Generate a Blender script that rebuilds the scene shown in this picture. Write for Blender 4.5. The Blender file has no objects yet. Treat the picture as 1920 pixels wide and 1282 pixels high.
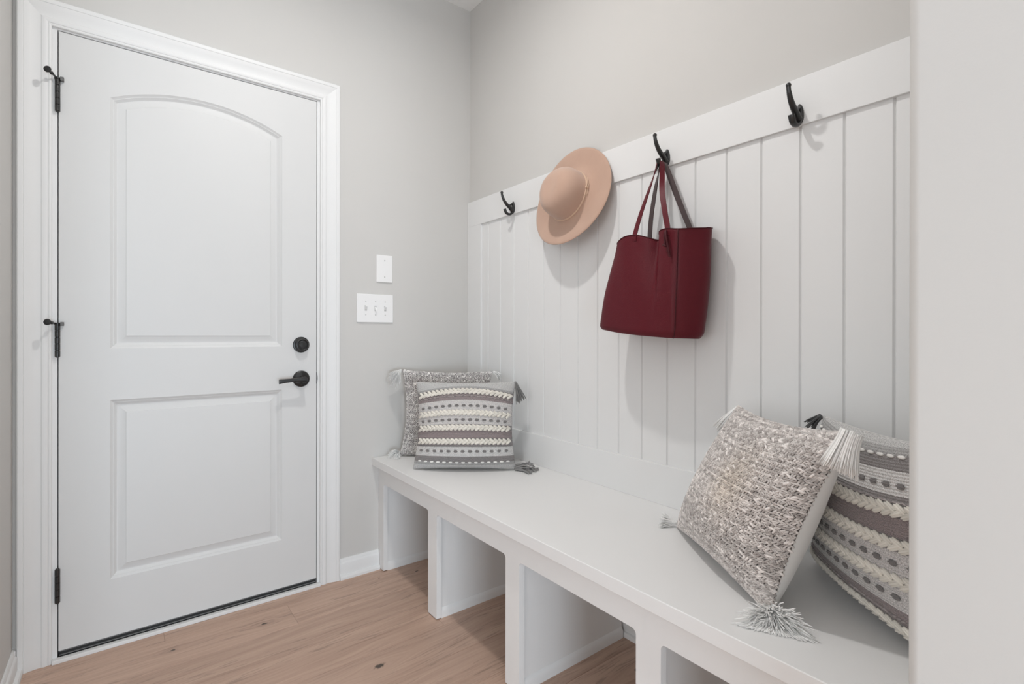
import bpy, bmesh, math, random
import numpy as np
from mathutils import Vector, Matrix
random.seed(7); rng = np.random.default_rng(7)
PI = math.pi
scene = bpy.context.scene
COL = scene.collection

# ------------------------------------------------------------------ camera
YAW, PITCH, ROLL = 0.6555, -0.0010, 0.0013
FPX, PY = 947.05, 628.1
cam_d = bpy.data.cameras.new('camera'); cam = bpy.data.objects.new('camera', cam_d); COL.objects.link(cam)
cam.location = (-1.4136, -2.1959, 1.0609)
fwd0 = Vector((math.sin(YAW), math.cos(YAW), 0)); rt0 = Vector((math.cos(YAW), -math.sin(YAW), 0)); up0 = Vector((0, 0, 1))
fwd = fwd0*math.cos(PITCH) + up0*math.sin(PITCH); up1 = up0*math.cos(PITCH) - fwd0*math.sin(PITCH)
rt = rt0*math.cos(ROLL) + up1*math.sin(ROLL); up = up1*math.cos(ROLL) - rt0*math.sin(ROLL)
M = Matrix.Identity(4)
for i in range(3):
    M[i][0] = rt[i]; M[i][1] = up[i]; M[i][2] = -fwd[i]; M[i][3] = cam.location[i]
cam.matrix_world = M
cam_d.sensor_fit = 'HORIZONTAL'; cam_d.sensor_width = 36.0
cam_d.lens = FPX/1920*36.0
cam_d.shift_y = -(641-PY)/1920
cam_d.clip_start = 0.02; cam_d.clip_end = 50
scene.camera = cam

# ------------------------------------------------------------------ world, lights, exposure
world = bpy.data.worlds.new('world'); scene.world = world; world.use_nodes = True
bgn = world.node_tree.nodes['Background']
bgn.inputs[0].default_value = (0.80, 0.88, 1.0, 1); bgn.inputs[1].default_value = 0.3
def area(name, loc, rot, size, energy, color, shape='DISK', size_y=None):
    l = bpy.data.lights.new(name, 'AREA'); l.shape = shape; l.size = size
    if size_y: l.size_y = size_y
    l.energy = energy; l.color = color
    o = bpy.data.objects.new(name, l); COL.objects.link(o); o.location = loc; o.rotation_euler = rot
    return o
kl = area('ceiling_downlight', (-0.92, -1.0, 2.712), (0, 0, 0), 0.09, 12.6, (1.0, 0.985, 0.965)); kl.data.spread = math.radians(170)
area('hall_downlight', (-0.95, -3.3, 2.712), (0, 0, 0), 0.13, 8.0, (1.0, 0.98, 0.96))
area('side_fill_light', (-4.85, -2.9, 1.45), (0, -PI/2, 0), 1.9, 39.0, (0.93, 0.965, 1.0), 'RECTANGLE', 2.6)  # added fill lamp, no known window here; brightens near wall and bench
area('rear_daylight_fill', (-1.9, -4.85, 0.62), (PI/2, 0, 0), 1.9, 84.0, (0.74, 0.88, 1.0), 'RECTANGLE', 1.15)  # added unseen area fill for cool daylight from behind, lowered to brighten cubbies
scene.view_settings.view_transform = 'Standard'; scene.view_settings.look = 'None'
scene.view_settings.gamma = 1.0; scene.view_settings.use_curve_mapping = False
scene.view_settings.exposure = 0.0
scene.cycles.diffuse_bounces = 6

# ------------------------------------------------------------------ materials
def srgb(r, g, b):
    f = lambda c: (c/255/12.92) if c/255 <= .04045 else ((c/255+.055)/1.055)**2.4
    return (f(r), f(g), f(b), 1)
def mat(name, color, rough=.5, metal=0., spec=None, sheen=0.):
    m = bpy.data.materials.new(name); m.use_nodes = True
    b = m.node_tree.nodes['Principled BSDF']
    b.inputs['Base Color'].default_value = color if len(color) == 4 else (*color, 1)
    b.inputs['Roughness'].default_value = rough; b.inputs['Metallic'].default_value = metal
    if spec is not None: b.inputs['Specular IOR Level'].default_value = spec
    if sheen: b.inputs['Sheen Weight'].default_value = sheen; b.inputs['Sheen Roughness'].default_value = .5
    return m
def N(m, t, **kw):
    n = m.node_tree.nodes.new(t)
    for k, v in kw.items(): setattr(n, k, v)
    return n
def L(m, a, b): m.node_tree.links.new(a, b)
def bsdf(m): return m.node_tree.nodes['Principled BSDF']
def add_bump(m, tex_out, strength, dist):
    b = N(m, 'ShaderNodeBump'); b.inputs['Strength'].default_value = strength; b.inputs['Distance'].default_value = dist
    L(m, tex_out, b.inputs['Height']); L(m, b.outputs[0], bsdf(m).inputs['Normal']); return b
def painted(name, color, rough, scale=320, dist=.0003, strength=.25, tint=.02):
    """painted surface: fine roller texture and very slight unevenness"""
    m = mat(name, color, rough)
    tc = N(m, 'ShaderNodeTexCoord')
    n1 = N(m, 'ShaderNodeTexNoise'); n1.inputs['Scale'].default_value = scale; n1.inputs['Detail'].default_value = 3
    L(m, tc.outputs['Object'], n1.inputs['Vector']); add_bump(m, n1.outputs[0], strength, dist)
    n2 = N(m, 'ShaderNodeTexNoise'); n2.inputs['Scale'].default_value = 3.1; n2.inputs['Detail'].default_value = 4
    L(m, tc.outputs['Object'], n2.inputs['Vector'])
    mx = N(m, 'ShaderNodeMix', data_type='RGBA')
    mx.inputs[6].default_value = (color[0]*(1-tint), color[1]*(1-tint), color[2]*(1-tint), 1)
    mx.inputs[7].default_value = (min(1, color[0]*(1+tint)), min(1, color[1]*(1+tint)), min(1, color[2]*(1+tint)), 1)
    L(m, n2.outputs[0], mx.inputs[0]); L(m, mx.outputs[2], bsdf(m).inputs['Base Color'])
    return m
M_wall = painted('greige_wall_paint', (.595, .582, .562), .75)
M_ceil = painted('ceiling_paint', (.86, .86, .85), .8)
M_trim = painted('white_semigloss_trim', (.760, .760, .756), .5, scale=60, dist=.0002)
M_bench = painted('white_bench_paint', (.79, .785, .777), .5, scale=60, dist=.0002)
M_door = painted('white_door_paint', (.665, .665, .660), .5, scale=90, dist=.00025)
M_dark = mat('black_rubber', (.02, .02, .02), .7)
M_greyrub = mat('grey_weatherstrip', (.16, .16, .16), .7)
M_black = mat('black_hardware', (.008, .008, .008), .38, 0., .6)
M_blackm = mat('satin_black_metal', (.010, .010, .010), .30, 0., .7)
M_plate = mat('white_plastic', (.84, .835, .83), .35)
M_screw = mat('painted_screw', (.55, .55, .54), .4)
M_back = mat('white_cotton_backing', (.74, .735, .72), .9, sheen=.2)

def wood_material():
    m = mat('oak_plank', (.4, .28, .2), .48)
    geo = N(m, 'ShaderNodeNewGeometry'); oi = N(m, 'ShaderNodeObjectInfo')
    sep = N(m, 'ShaderNodeSeparateXYZ'); L(m, geo.outputs['Position'], sep.inputs[0])
    def math_(op, a, b=None):
        n = N(m, 'ShaderNodeMath', operation=op)
        for i, s in enumerate((a, b)):
            if s is None: continue
            if isinstance(s, (int, float)): n.inputs[i].default_value = s
            else: L(m, s, n.inputs[i])
        return n.outputs[0]
    X, Y = sep.outputs[0], sep.outputs[1]
    # broad wander of the grain
    cv = N(m, 'ShaderNodeCombineXYZ'); L(m, math_('MULTIPLY', X, 1.7), cv.inputs[0]); L(m, math_('MULTIPLY', Y, 7.0), cv.inputs[1]); L(m, math_('MULTIPLY', oi.outputs['Random'], 37.0), cv.inputs[2])
    wn = N(m, 'ShaderNodeTexNoise'); wn.inputs['Scale'].default_value = 1.0; wn.inputs['Detail'].default_value = 2; L(m, cv.outputs[0], wn.inputs['Vector'])
    wander = math_('MULTIPLY', math_('SUBTRACT', wn.outputs[0], .5), .09)
    knots = [(-.763, -.657, .013), (-1.005, -.175, .008), (-1.282, -.158, .006), (-.37, -.14, .006), (-.12, -1.17, .009), (-.53, -.10, .004)]
    kn_ = N(m, 'ShaderNodeTexNoise'); kn_.inputs['Scale'].default_value = 110; L(m, geo.outputs['Position'], kn_.inputs['Vector'])
    dark = None; yy = math_('ADD', Y, wander)
    ringsum = None
    for kx, ky, kr in knots:
        dx = math_('MULTIPLY', math_('SUBTRACT', X, kx), .55); dy = math_('SUBTRACT', Y, ky)
        d2 = math_('ADD', math_('MULTIPLY', dx, dx), math_('MULTIPLY', dy, dy))
        d = math_('MULTIPLY', math_('SQRT', d2), math_('ADD', math_('MULTIPLY', kn_.outputs[0], 1.6), .35))
        k = math_('SUBTRACT', 1.0, math_('MINIMUM', math_('DIVIDE', d, kr), 1.0))
        dark = k if dark is None else math_('ADD', dark, k)
        # push the grain lines away around the knot
        g = math_('POWER', 2.718, math_('MULTIPLY', math_('DIVIDE', d2, (kr*3.2)**2), -1.0))
        sgn = math_('DIVIDE', dy, math_('ADD', math_('ABSOLUTE', dy), kr*.7))
        yy = math_('SUBTRACT', yy, math_('MULTIPLY', math_('MULTIPLY', g, sgn), kr*2.4))
    c2 = N(m, 'ShaderNodeCombineXYZ'); L(m, math_('MULTIPLY', X, 1.6), c2.inputs[0]); L(m, math_('MULTIPLY', yy, 30.0), c2.inputs[1]); L(m, math_('MULTIPLY', oi.outputs['Random'], 91.0), c2.inputs[2])
    g1 = N(m, 'ShaderNodeTexNoise'); g1.inputs['Scale'].default_value = 1.0; g1.inputs['Detail'].default_value = 5; g1.inputs['Roughness'].default_value = .62; L(m, c2.outputs[0], g1.inputs['Vector'])
    c3 = N(m, 'ShaderNodeCombineXYZ'); L(m, math_('MULTIPLY', X, 5.0), c3.inputs[0]); L(m, math_('MULTIPLY', yy, 170.0), c3.inputs[1]); L(m, math_('MULTIPLY', oi.outputs['Random'], 13.0), c3.inputs[2])
    g2 = N(m, 'ShaderNodeTexNoise'); g2.inputs['Scale'].default_value = 1.0; g2.inputs['Detail'].default_value = 3; L(m, c3.outputs[0], g2.inputs['Vector'])
    f = math_('ADD', math_('MULTIPLY', g1.outputs[0], .72), math_('MULTIPLY', g2.outputs[0], .28))
    r = N(m, 'ShaderNodeValToRGB'); L(m, f, r.inputs[0])
    e = r.color_ramp.elements
    e[0].position = .32; e[0].color = (.395, .256, .188, 1)
    e[1].position = .70; e[1].color = (.585, .405, .310, 1)
    q = e.new(.50); q.color = (.490, .330, .250, 1)
    c4 = N(m, 'ShaderNodeCombineXYZ'); L(m, math_('MULTIPLY', X, 11.0), c4.inputs[0]); L(m, math_('MULTIPLY', yy, 150.0), c4.inputs[1]); L(m, math_('MULTIPLY', oi.outputs['Random'], 51.0), c4.inputs[2])
    g3 = N(m, 'ShaderNodeTexNoise'); g3.inputs['Scale'].default_value = 1.0; g3.inputs['Detail'].default_value = 4; L(m, c4.outputs[0], g3.inputs['Vector'])
    c5 = N(m, 'ShaderNodeCombineXYZ'); L(m, math_('MULTIPLY', X, 2.2), c5.inputs[0]); L(m, math_('MULTIPLY', yy, 16.0), c5.inputs[1]); L(m, math_('MULTIPLY', oi.outputs['Random'], 17.0), c5.inputs[2])
    g4 = N(m, 'ShaderNodeTexNoise'); g4.inputs['Scale'].default_value = 1.0; g4.inputs['Detail'].default_value = 2; L(m, c5.outputs[0], g4.inputs['Vector'])
    pores = math_('MINIMUM', math_('MULTIPLY', math_('MULTIPLY', math_('MAXIMUM', math_('SUBTRACT', g3.outputs[0], .54), 0.0), math_('MAXIMUM', math_('SUBTRACT', g4.outputs[0], .42), 0.0)), 26.0), .42)
    mp_ = N(m, 'ShaderNodeMix', data_type='RGBA'); L(m, pores, mp_.inputs[0]); L(m, r.outputs[0], mp_.inputs[6]); mp_.inputs[7].default_value = (.17, .125, .095, 1)
    # plank to plank tone
    tone = math_('ADD', math_('MULTIPLY', oi.outputs['Random'], .16), .93)
    hs = N(m, 'ShaderNodeHueSaturation'); L(m, mp_.outputs[2], hs.inputs['Color']); L(m, tone, hs.inputs['Value'])
    hs.inputs['Saturation'].default_value = .97
    mx = N(m, 'ShaderNodeMix', data_type='RGBA'); L(m, math_('MINIMUM', math_('MULTIPLY', dark, 2.2), .93), mx.inputs[0])
    L(m, hs.outputs[0], mx.inputs[6]); mx.inputs[7].default_value = (.055, .042, .034, 1)
    L(m, mx.outputs[2], bsdf(m).inputs['Base Color'])
    add_bump(m, f, .25, .0006)
    return m
M_wood = wood_material()

def leather_material(name, c, rough=.42):
    m = mat(name, c, rough, 0., .22)
    tc = N(m, 'ShaderNodeTexCoord')
    v = N(m, 'ShaderNodeTexVoronoi'); v.inputs['Scale'].default_value = 520; L(m, tc.outputs['Object'], v.inputs['Vector'])
    n = N(m, 'ShaderNodeTexNoise'); n.inputs['Scale'].default_value = 40; n.inputs['Detail'].default_value = 4; L(m, tc.outputs['Object'], n.inputs['Vector'])
    a = N(m, 'ShaderNodeMath', operation='ADD'); L(m, v.outputs['Distance'], a.inputs[0]); L(m, n.outputs[0], a.inputs[1])
    add_bump(m, a.outputs[0], .5, .0006)
    return m
M_leather = leather_material('burgundy_leather', (.100, .0080, .0145, 1))
M_leather_d = leather_material('dark_burgundy_seam', (.060, .0075, .011, 1), .5)
M_suede = mat('grey_brown_suede', (.078, .056, .056), .9, sheen=.1)
def felt_material():
    m = mat('tan_felt', (.50, .335, .255), .95, sheen=.35)
    tc = N(m, 'ShaderNodeTexCoord'); n = N(m, 'ShaderNodeTexNoise'); n.inputs['Scale'].default_value = 420; n.inputs['Detail'].default_value = 4
    L(m, tc.outputs['Object'], n.inputs['Vector']); add_bump(m, n.outputs[0], .35, .0006)
    n2 = N(m, 'ShaderNodeTexNoise'); n2.inputs['Scale'].default_value = 14; n2.inputs['Detail'].default_value = 5; L(m, tc.outputs['Object'], n2.inputs['Vector'])
    mx = N(m, 'ShaderNodeMix', data_type='RGBA'); mx.inputs[6].default_value = (.445, .290, .218, 1); mx.inputs[7].default_value = (.530, .355, .270, 1)
    L(m, n2.outputs[0], mx.inputs[0]); L(m, mx.outputs[2], bsdf(m).inputs['Base Color'])
    return m
M_felt = felt_material()
M_cord = mat('tan_leather_cord', (.66, .48, .35), .6)
def vc_material(name, rough=.92, bump_scale=900, sheen=.15):
    m = mat(name, (.5, .5, .5), rough, sheen=sheen)
    a = N(m, 'ShaderNodeAttribute'); a.attribute_name = 'yarn'; L(m, a.outputs['Color'], bsdf(m).inputs['Base Color'])
    tc = N(m, 'ShaderNodeTexCoord'); n = N(m, 'ShaderNodeTexNoise'); n.inputs['Scale'].default_value = bump_scale; n.inputs['Detail'].default_value = 2
    L(m, tc.outputs['Object'], n.inputs['Vector']); add_bump(m, n.outputs[0], .5, .0008)
    return m
M_yarn = vc_material('spun_yarn')
def banded_material(name, bands):
    """woven bands by the cover's own V coordinate (bands dyed into the cloth)"""
    m = mat(name, (.5, .5, .5), .93, sheen=.15)
    uv = N(m, 'ShaderNodeUVMap'); uv.uv_map = 'UVMap'
    sp = N(m, 'ShaderNodeSeparateXYZ'); L(m, uv.outputs[0], sp.inputs[0])
    mp = N(m, 'ShaderNodeMapping'); mp.inputs['Scale'].default_value = (26, 26, 1); L(m, uv.outputs[0], mp.inputs[0])
    nz = N(m, 'ShaderNodeTexNoise'); nz.inputs['Scale'].default_value = 4; nz.inputs['Detail'].default_value = 2; L(m, mp.outputs[0], nz.inputs['Vector'])
    ad = N(m, 'ShaderNodeMath', operation='MULTIPLY_ADD'); L(m, nz.outputs[0], ad.inputs[0]); ad.inputs[1].default_value = .012; L(m, sp.outputs[1], ad.inputs[2])
    sb = N(m, 'ShaderNodeMath', operation='SUBTRACT'); L(m, ad.outputs[0], sb.inputs[0]); sb.inputs[1].default_value = .006
    r = N(m, 'ShaderNodeValToRGB'); L(m, sb.outputs[0], r.inputs[0]); r.color_ramp.interpolation = 'CONSTANT'
    e = r.color_ramp.elements
    e[0].position = 0; e[0].color = bands[0][1]; e[1].position = bands[1][0]; e[1].color = bands[1][1]
    for p, c in bands[2:]:
        q = e.new(p); q.color = c
    # heathered yarn
    mp2 = N(m, 'ShaderNodeMapping'); mp2.inputs['Scale'].default_value = (150, 330, 1); L(m, uv.outputs[0], mp2.inputs[0])
    n2 = N(m, 'ShaderNodeTexNoise'); n2.inputs['Scale'].default_value = 1.0; n2.inputs['Detail'].default_value = 3; L(m, mp2.outputs[0], n2.inputs['Vector'])
    rr = N(m, 'ShaderNodeValToRGB'); L(m, n2.outputs[0], rr.inputs[0]); rr.color_ramp.elements[0].position = .36; rr.color_ramp.elements[0].color = (.55, .55, .55, 1)
    rr.color_ramp.elements[1].position = .62; rr.color_ramp.elements[1].color = (1.22, 1.22, 1.22, 1)
    mx = N(m, 'ShaderNodeMix', data_type='RGBA', blend_type='MULTIPLY'); mx.inputs[0].default_value = 1
    L(m, r.outputs[0], mx.inputs[6]); L(m, rr.outputs[0], mx.inputs[7]); L(m, mx.outputs[2], bsdf(m).inputs['Base Color'])
    # weave relief
    w = N(m, 'ShaderNodeTexWave', bands_direction='Y'); mp3 = N(m, 'ShaderNodeMapping'); mp3.inputs['Scale'].default_value = (1, 60, 1)
    L(m, uv.outputs[0], mp3.inputs[0]); L(m, mp3.outputs[0], w.inputs['Vector']); w.inputs['Scale'].default_value = .35; w.inputs['Distortion'].default_value = 1.2
    s2 = N(m, 'ShaderNodeMath', operation='ADD'); L(m, w.outputs[1], s2.inputs[0]); L(m, n2.outputs[0], s2.inputs[1])
    add_bump(m, s2.outputs[0], .9, .0016)
    return m

# ------------------------------------------------------------------ object helpers
def empty(name, loc):
    o = bpy.data.objects.new(name, None); COL.objects.link(o); o.location = loc; o.empty_display_size = .05; return o
def tag(o, label=None, cat=None, group=None, kind=None):
    if label: o['label'] = label
    if cat: o['category'] = cat
    if group: o['group'] = group
    if kind: o['kind'] = kind
    return o
WORG = {}
def worg(o):
    """world position of an object's origin (no rotations are used on parents)"""
    p = Vector(o.location)
    while o.parent: o = o.parent; p = p + Vector(o.location)
    return p
def build(name, verts, faces, mats, parent=None, smooth=False, midx=None, uvs=None, colors=None, auto=None, local=False):
    me = bpy.data.meshes.new(name)
    if isinstance(verts, np.ndarray): verts = verts.tolist()
    if isinstance(faces, np.ndarray): faces = faces.tolist()
    me.from_pydata(verts, [], faces)
    for m in (mats if isinstance(mats, (list, tuple)) else [mats]): me.materials.append(m)
    if midx is not None: me.polygons.foreach_set('material_index', midx)
    if smooth: me.polygons.foreach_set('use_smooth', [True]*len(me.polygons))
    if uvs is not None:
        uv = me.uv_layers.new(name='UVMap')
        li = np.zeros(len(me.loops), dtype=np.int32); me.loops.foreach_get('vertex_index', li)
        uv.data.foreach_set('uv', np.asarray(uvs)[li].astype(np.float32).ravel())
    if colors is not None:
        ca = me.color_attributes.new('yarn', 'FLOAT_COLOR', 'POINT')
        c = np.ones((len(colors), 4), np.float32); c[:, :3] = colors; ca.data.foreach_set('color', c.ravel())
    me.update()
    if auto is not None:
        me.polygons.foreach_set('use_smooth', [True]*len(me.polygons)); me.set_sharp_from_angle(angle=math.radians(auto))
    o = bpy.data.objects.new(name, me); COL.objects.link(o)
    if parent is not None:
        o.parent = parent
        if not local: o.location = -worg(parent)
    return o
def from_bm(name, bm, mats, parent=None, auto=None, local=False):
    bmesh.ops.recalc_face_normals(bm, faces=bm.faces)
    me = bpy.data.meshes.new(name); bm.to_mesh(me); bm.free()
    for m in (mats if isinstance(mats, (list, tuple)) else [mats]): me.materials.append(m)
    if auto is not None:
        me.polygons.foreach_set('use_smooth', [True]*len(me.polygons)); me.set_sharp_from_angle(angle=math.radians(auto))
    o = bpy.data.objects.new(name, me); COL.objects.link(o)
    if parent is not None:
        o.parent = parent
        if not local: o.location = -worg(parent)
    return o
def bm_box(bm, x0, x1, y0, y1, z0, z1, bev=0, seg=2):
    r = bmesh.ops.create_cube(bm, size=1.0)
    vs = r['verts']
    bmesh.ops.scale(bm, verts=vs, vec=(abs(x1-x0), abs(y1-y0), abs(z1-z0)))
    bmesh.ops.translate(bm, verts=vs, vec=((x0+x1)/2, (y0+y1)/2, (z0+z1)/2))
    if bev:
        es = list({e for v in vs for e in v.link_edges})
        bmesh.ops.bevel(bm, geom=es, offset=bev, segments=seg, affect='EDGES', profile=.5)
def box(name, b, m, parent=None, bev=0, seg=2, auto=40, local=False):
    bm = bmesh.new(); bm_box(bm, *b, bev=bev, seg=seg); return from_bm(name, bm, m, parent, auto=None, local=local)
def bm_prism(bm, poly, axis, a, b):
    """poly: 2D points; axis: extrusion axis"""
    def P(p, t):
        return {'X': (t, p[0], p[1]), 'Y': (p[0], t, p[1]), 'Z': (p[0], p[1], t)}[axis]
    v0 = [bm.verts.new(P(p, a)) for p in poly]; v1 = [bm.verts.new(P(p, b)) for p in poly]
    n = len(poly)
    bm.faces.new(v0); bm.faces.new(v1[::-1])
    for i in range(n): bm.faces.new((v0[i], v1[i], v1[(i+1) % n], v0[(i+1) % n]))
def lathe_data(profile, origin, axis, seg=32):
    """profile: list of (radius, height along axis)"""
    ax = Vector(axis).normalized(); t = Vector((0, 0, 1)) if abs(ax.z) < .9 else Vector((1, 0, 0))
    a = ax.cross(t).normalized(); b = ax.cross(a)
    V = []; F = []
    for r, h in profile:
        for k in range(seg):
            th = 2*PI*k/seg; V.append(Vector(origin) + ax*h + (a*math.cos(th) + b*math.sin(th))*r)
    for i in range(len(profile)-1):
        for k in range(seg):
            F.append((i*seg+k, i*seg+(k+1) % seg, (i+1)*seg+(k+1) % seg, (i+1)*seg+k))
    F.append(tuple(range(seg))[::-1]); F.append(tuple((len(profile)-1)*seg+k for k in range(seg)))
    return [tuple(v) for v in V], F
def tube_data(pts, radii, seg=10, flat=None, cap=True):
    """swept tube; flat: optional (vector, factor) to stretch the section along that vector"""
    pts = [Vector(p) for p in pts]; n = len(pts)
    if not isinstance(radii, (list, tuple)): radii = [radii]*n
    V = []; F = []; prev = None
    for i in range(n):
        t = (pts[min(i+1, n-1)] - pts[max(i-1, 0)]).normalized()
        if prev is None:
            a = t.orthogonal().normalized()
            if flat is not None: a = (Vector(flat[0]) - t*Vector(flat[0]).dot(t)).normalized()
        else: a = (prev - t*prev.dot(t)).normalized()
        prev = a; b = t.cross(a)
        for k in range(seg):
            th = 2*PI*k/seg; fa = flat[1] if flat is not None else 1
            V.append(tuple(pts[i] + a*math.cos(th)*radii[i]*fa + b*math.sin(th)*radii[i]))
    for i in range(n-1):
        for k in range(seg): F.append((i*seg+k, i*seg+(k+1) % seg, (i+1)*seg+(k+1) % seg, (i+1)*seg+k))
    if cap: F.append(tuple(range(seg))[::-1]); F.append(tuple((n-1)*seg+k for k in range(seg)))
    return V, F
def merge(*vf):
    V = []; F = []
    for v, f in vf:
        o = len(V); V += list(v); F += [tuple(i+o for i in q) for q in f]
    return V, F
def catmull(pts, sub=8):
    pts = [Vector(p) for p in pts]; out = []
    for i in range(len(pts)-1):
        p0 = pts[max(i-1, 0)]; p1 = pts[i]; p2 = pts[i+1]; p3 = pts[min(i+2, len(pts)-1)]
        for k in range(sub):
            t = k/sub
            out.append(.5*((2*p1) + (-p0+p2)*t + (2*p0-5*p1+4*p2-p3)*t*t + (-p0+3*p1-3*p2+p3)*t**3))
    out.append(pts[-1]); return out
def icos(origin, r, sx=1, sy=1, sz=1, seg=12, rings=8):
    V = []; F = []
    for i in range(rings+1):
        ph = PI*i/rings
        for k in range(seg):
            th = 2*PI*k/seg
            V.append((origin[0]+r*sx*math.sin(ph)*math.cos(th), origin[1]+r*sy*math.sin(ph)*math.sin(th), origin[2]+r*sz*math.cos(ph)))
    for i in range(rings):
        for k in range(seg): F.append((i*seg+k, (i+1)*seg+k, (i+1)*seg+(k+1) % seg, i*seg+(k+1) % seg))
    return V, F

# ------------------------------------------------------------------ room shell
H = 2.722; XL = -1.688; YEND = -2.01; XP = -0.692; YB = -5.0
XW = -5.0
tag(box('ceiling', (XW, .1, YB, .13, H, H+.1), M_ceil), kind='structure')
bm = bmesh.new()
bm_box(bm, XL, -1.612, 0, .13, 0, H); bm_box(bm, -.742, .0, 0, .13, 0, H); bm_box(bm, -1.612, -.742, 0, .13, 2.060, H)
tag(from_bm('wall_back', bm, M_wall), kind='structure')
tag(box('wall_left', (XL-.12, XL, -.95, .13, 0, H), M_wall), kind='structure')
tag(box('wall_far_left', (XW-.1, XW, YB, -.95, 0, H), M_wall), kind='structure')
tag(box('wall_far_back', (XW, XL-.12, -.95, -.83, 0, H), M_wall), kind='structure')
tag(box('wall_rear', (XW, XP, YB-.1, YB, 0, H), M_wall), kind='structure')
tag(box('wall_right', (0, .1, YEND, .13, 0, H), M_wall), kind='structure')
# thick near wall that closes the bench niche, rounded drywall corner
bm = bmesh.new(); r = .012; poly = [(.1, YEND), (.1, YB), (XP, YB)]
for k in range(9):
    a = PI + (PI/2)*(-k/8); poly.append((XP+r+r*math.cos(a), YEND-r+r*math.sin(a)))
bm_prism(bm, poly, 'Z', 0, H)
tag(from_bm('wall_near', bm, M_wall, auto=35), kind='structure')

# floor: each plank its own piece
fl = tag(box('floor', (XW, .1, YB, .13, -.06, -.013), mat('subfloor', (.05, .035, .028), .9)), kind='structure')
PW = .1655; gap = .0006
def plank(x0, x1, y0, y1):
    bm = bmesh.new(); g = gap/2; c = .0009
    poly = [(y0+g, -.013), (y1-g, -.013), (y1-g, -c), (y1-g-c, 0), (y0+g+c, 0), (y0+g, -c)]
    bm_prism(bm, poly, 'X', x0+g, x1-g)
    from_bm('plank', bm, M_wood, fl)
joints = {0: [-.905], 1: [-1.5], 2: [-1.202, -.0], 3: [-.484], 4: [-1.35, -.2], 5: [-.80], 6: [-1.25], 7: [-.35], 8: [-1.0]}
row = 0; y1 = .03
ys = [.03, -.087] + [-.087 - PW*k for k in range(1, 31)]
random.seed(3)
for i in range(len(ys)-1):
    if ys[i+1] < YB: break
    js = {0: [-1.30], 1: [-.905], 2: [-1.62], 3: [-1.2015, -.484], 4: [-1.52], 5: [-1.45, -.25]}.get(i, [-1.6+1.5*random.random()])
    js = [XL] + sorted(js) + [0.0]
    if ys[i] < -.95: js = [XW, -3.9+random.random()*.6, -2.4+random.random()*.5] + js[1:]
    for a, b in zip(js[:-1], js[1:]):
        if b-a > .02: plank(a, b, ys[i+1], ys[i])

# ------------------------------------------------------------------ baseboards
def base_profile(h, t=.013, shoe=.012):
    # (out, z)
    return [(0, 0), (t+shoe, 0), (t+shoe, .010), (t+shoe*.75, .016), (t, .019), (t, h-.022), (t-.002, h-.017), (t-.0055, h-.013), (t-.007, h-.004), (t-.009, h), (0, h)]
bm = bmesh.new(); bm_prism(bm, [(-o, z) for o, z in base_profile(.085)], 'X', -.673, -.4935)
tag(from_bm('baseboard_back', bm, M_trim, auto=25), kind='structure')
bm = bmesh.new(); bm_prism(bm, [(XL+o, z) for o, z in base_profile(.078, .0135)], 'Y', -.95, -.0192)
bm_box(bm, XL, XL+.0093, -.0192, 0, 0, .078)
tag(from_bm('baseboard_left', bm, M_trim, auto=25), kind='structure')
bm = bmesh.new(); bm_prism(bm, [(-o, z) for o, z in base_profile(.085, .013, .008)], 'Y', YEND, 0)
tag(from_bm('baseboard_right', bm, M_trim, auto=25), kind='structure')

# ------------------------------------------------------------------ door slab with two moulded panels (upper one arched)
DX0, DX1, DZ0, DZ1, DT = -1.581, -.768, .0315, 2.0425, .044
PROF = [(a_, b_*1.2) for a_, b_ in [(0, 0), (.0012, .0009), (.0075, .0042), (.0090, .0043), (.0100, .0050), (.0175, .0098), (.0200, .0102), (.0220, .0100), (.0425, .0042), (.0440, .0030), (.0470, .0028)]]
NA = 40
def panel_ring(kind, d, dep):
    pts = []
    cx = -1.1765; w = .2735
    if kind == 'up':
        h = .0650; z0 = 1.0115; zc = 1.8650; R = (w*w+h*h)/(2*h); cz = zc+h-R
        ww = w-d
        for k in range(NA+1):
            x = cx-ww + 2*ww*k/NA; z = cz+math.sqrt((R-d)**2-(x-cx)**2); pts.append((x, dep, z))
        zb = z0+d
    else:
        ww = w-d
        for k in range(NA+1): pts.append((cx-ww+2*ww*k/NA, dep, .8365-d))
        zb = .2257+d
    for k in range(NA+1): pts.append((cx+ww-2*ww*k/NA, dep, zb))
    return pts
V = []; F = []
def quadstrip(a, b):
    o = len(V); V.extend(a); V.extend(b); n = len(a)
    for i in range(n-1): F.append((o+i, o+i+1, o+n+i+1, o+n+i))
rings = {}
for kind in ('up', 'low'):
    n = 2*(NA+1); prev = None
    for d, dep in PROF:
        o = len(V); V.extend(panel_ring(kind, d, dep))
        if prev is not None:
            for i in range(n): F.append((prev+i, o+i, o+(i+1) % n, prev+(i+1) % n))
        else: rings[kind] = V[o:o+n]
        prev = o
    # field
    for i in range(NA): F.append((prev+i, prev+i+1, prev+n-2-i, prev+n-1-i)[::-1])
for kind, (zlo, zhi) in (('up', (.924, DZ1)), ('low', (DZ0, .924))):
    rg = rings[kind]; top = rg[:NA+1]; bot = rg[NA+1:][::-1]
    quadstrip(top, [(p[0], 0, zhi) for p in top]); quadstrip([(p[0], 0, zlo) for p in bot], bot)
    for xs, side in ((DX0, 0), (DX1, -1)):
        a = [(xs, 0, zlo), (xs, 0, bot[side][2]), (xs, 0, top[side][2]), (xs, 0, zhi)]
        b = [(bot[side][0], 0, zlo), (bot[side][0], 0, bot[side][2]), (top[side][0], 0, top[side][2]), (top[side][0], 0, zhi)]
        quadstrip(a, b) if side else quadstrip(b, a)
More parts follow.
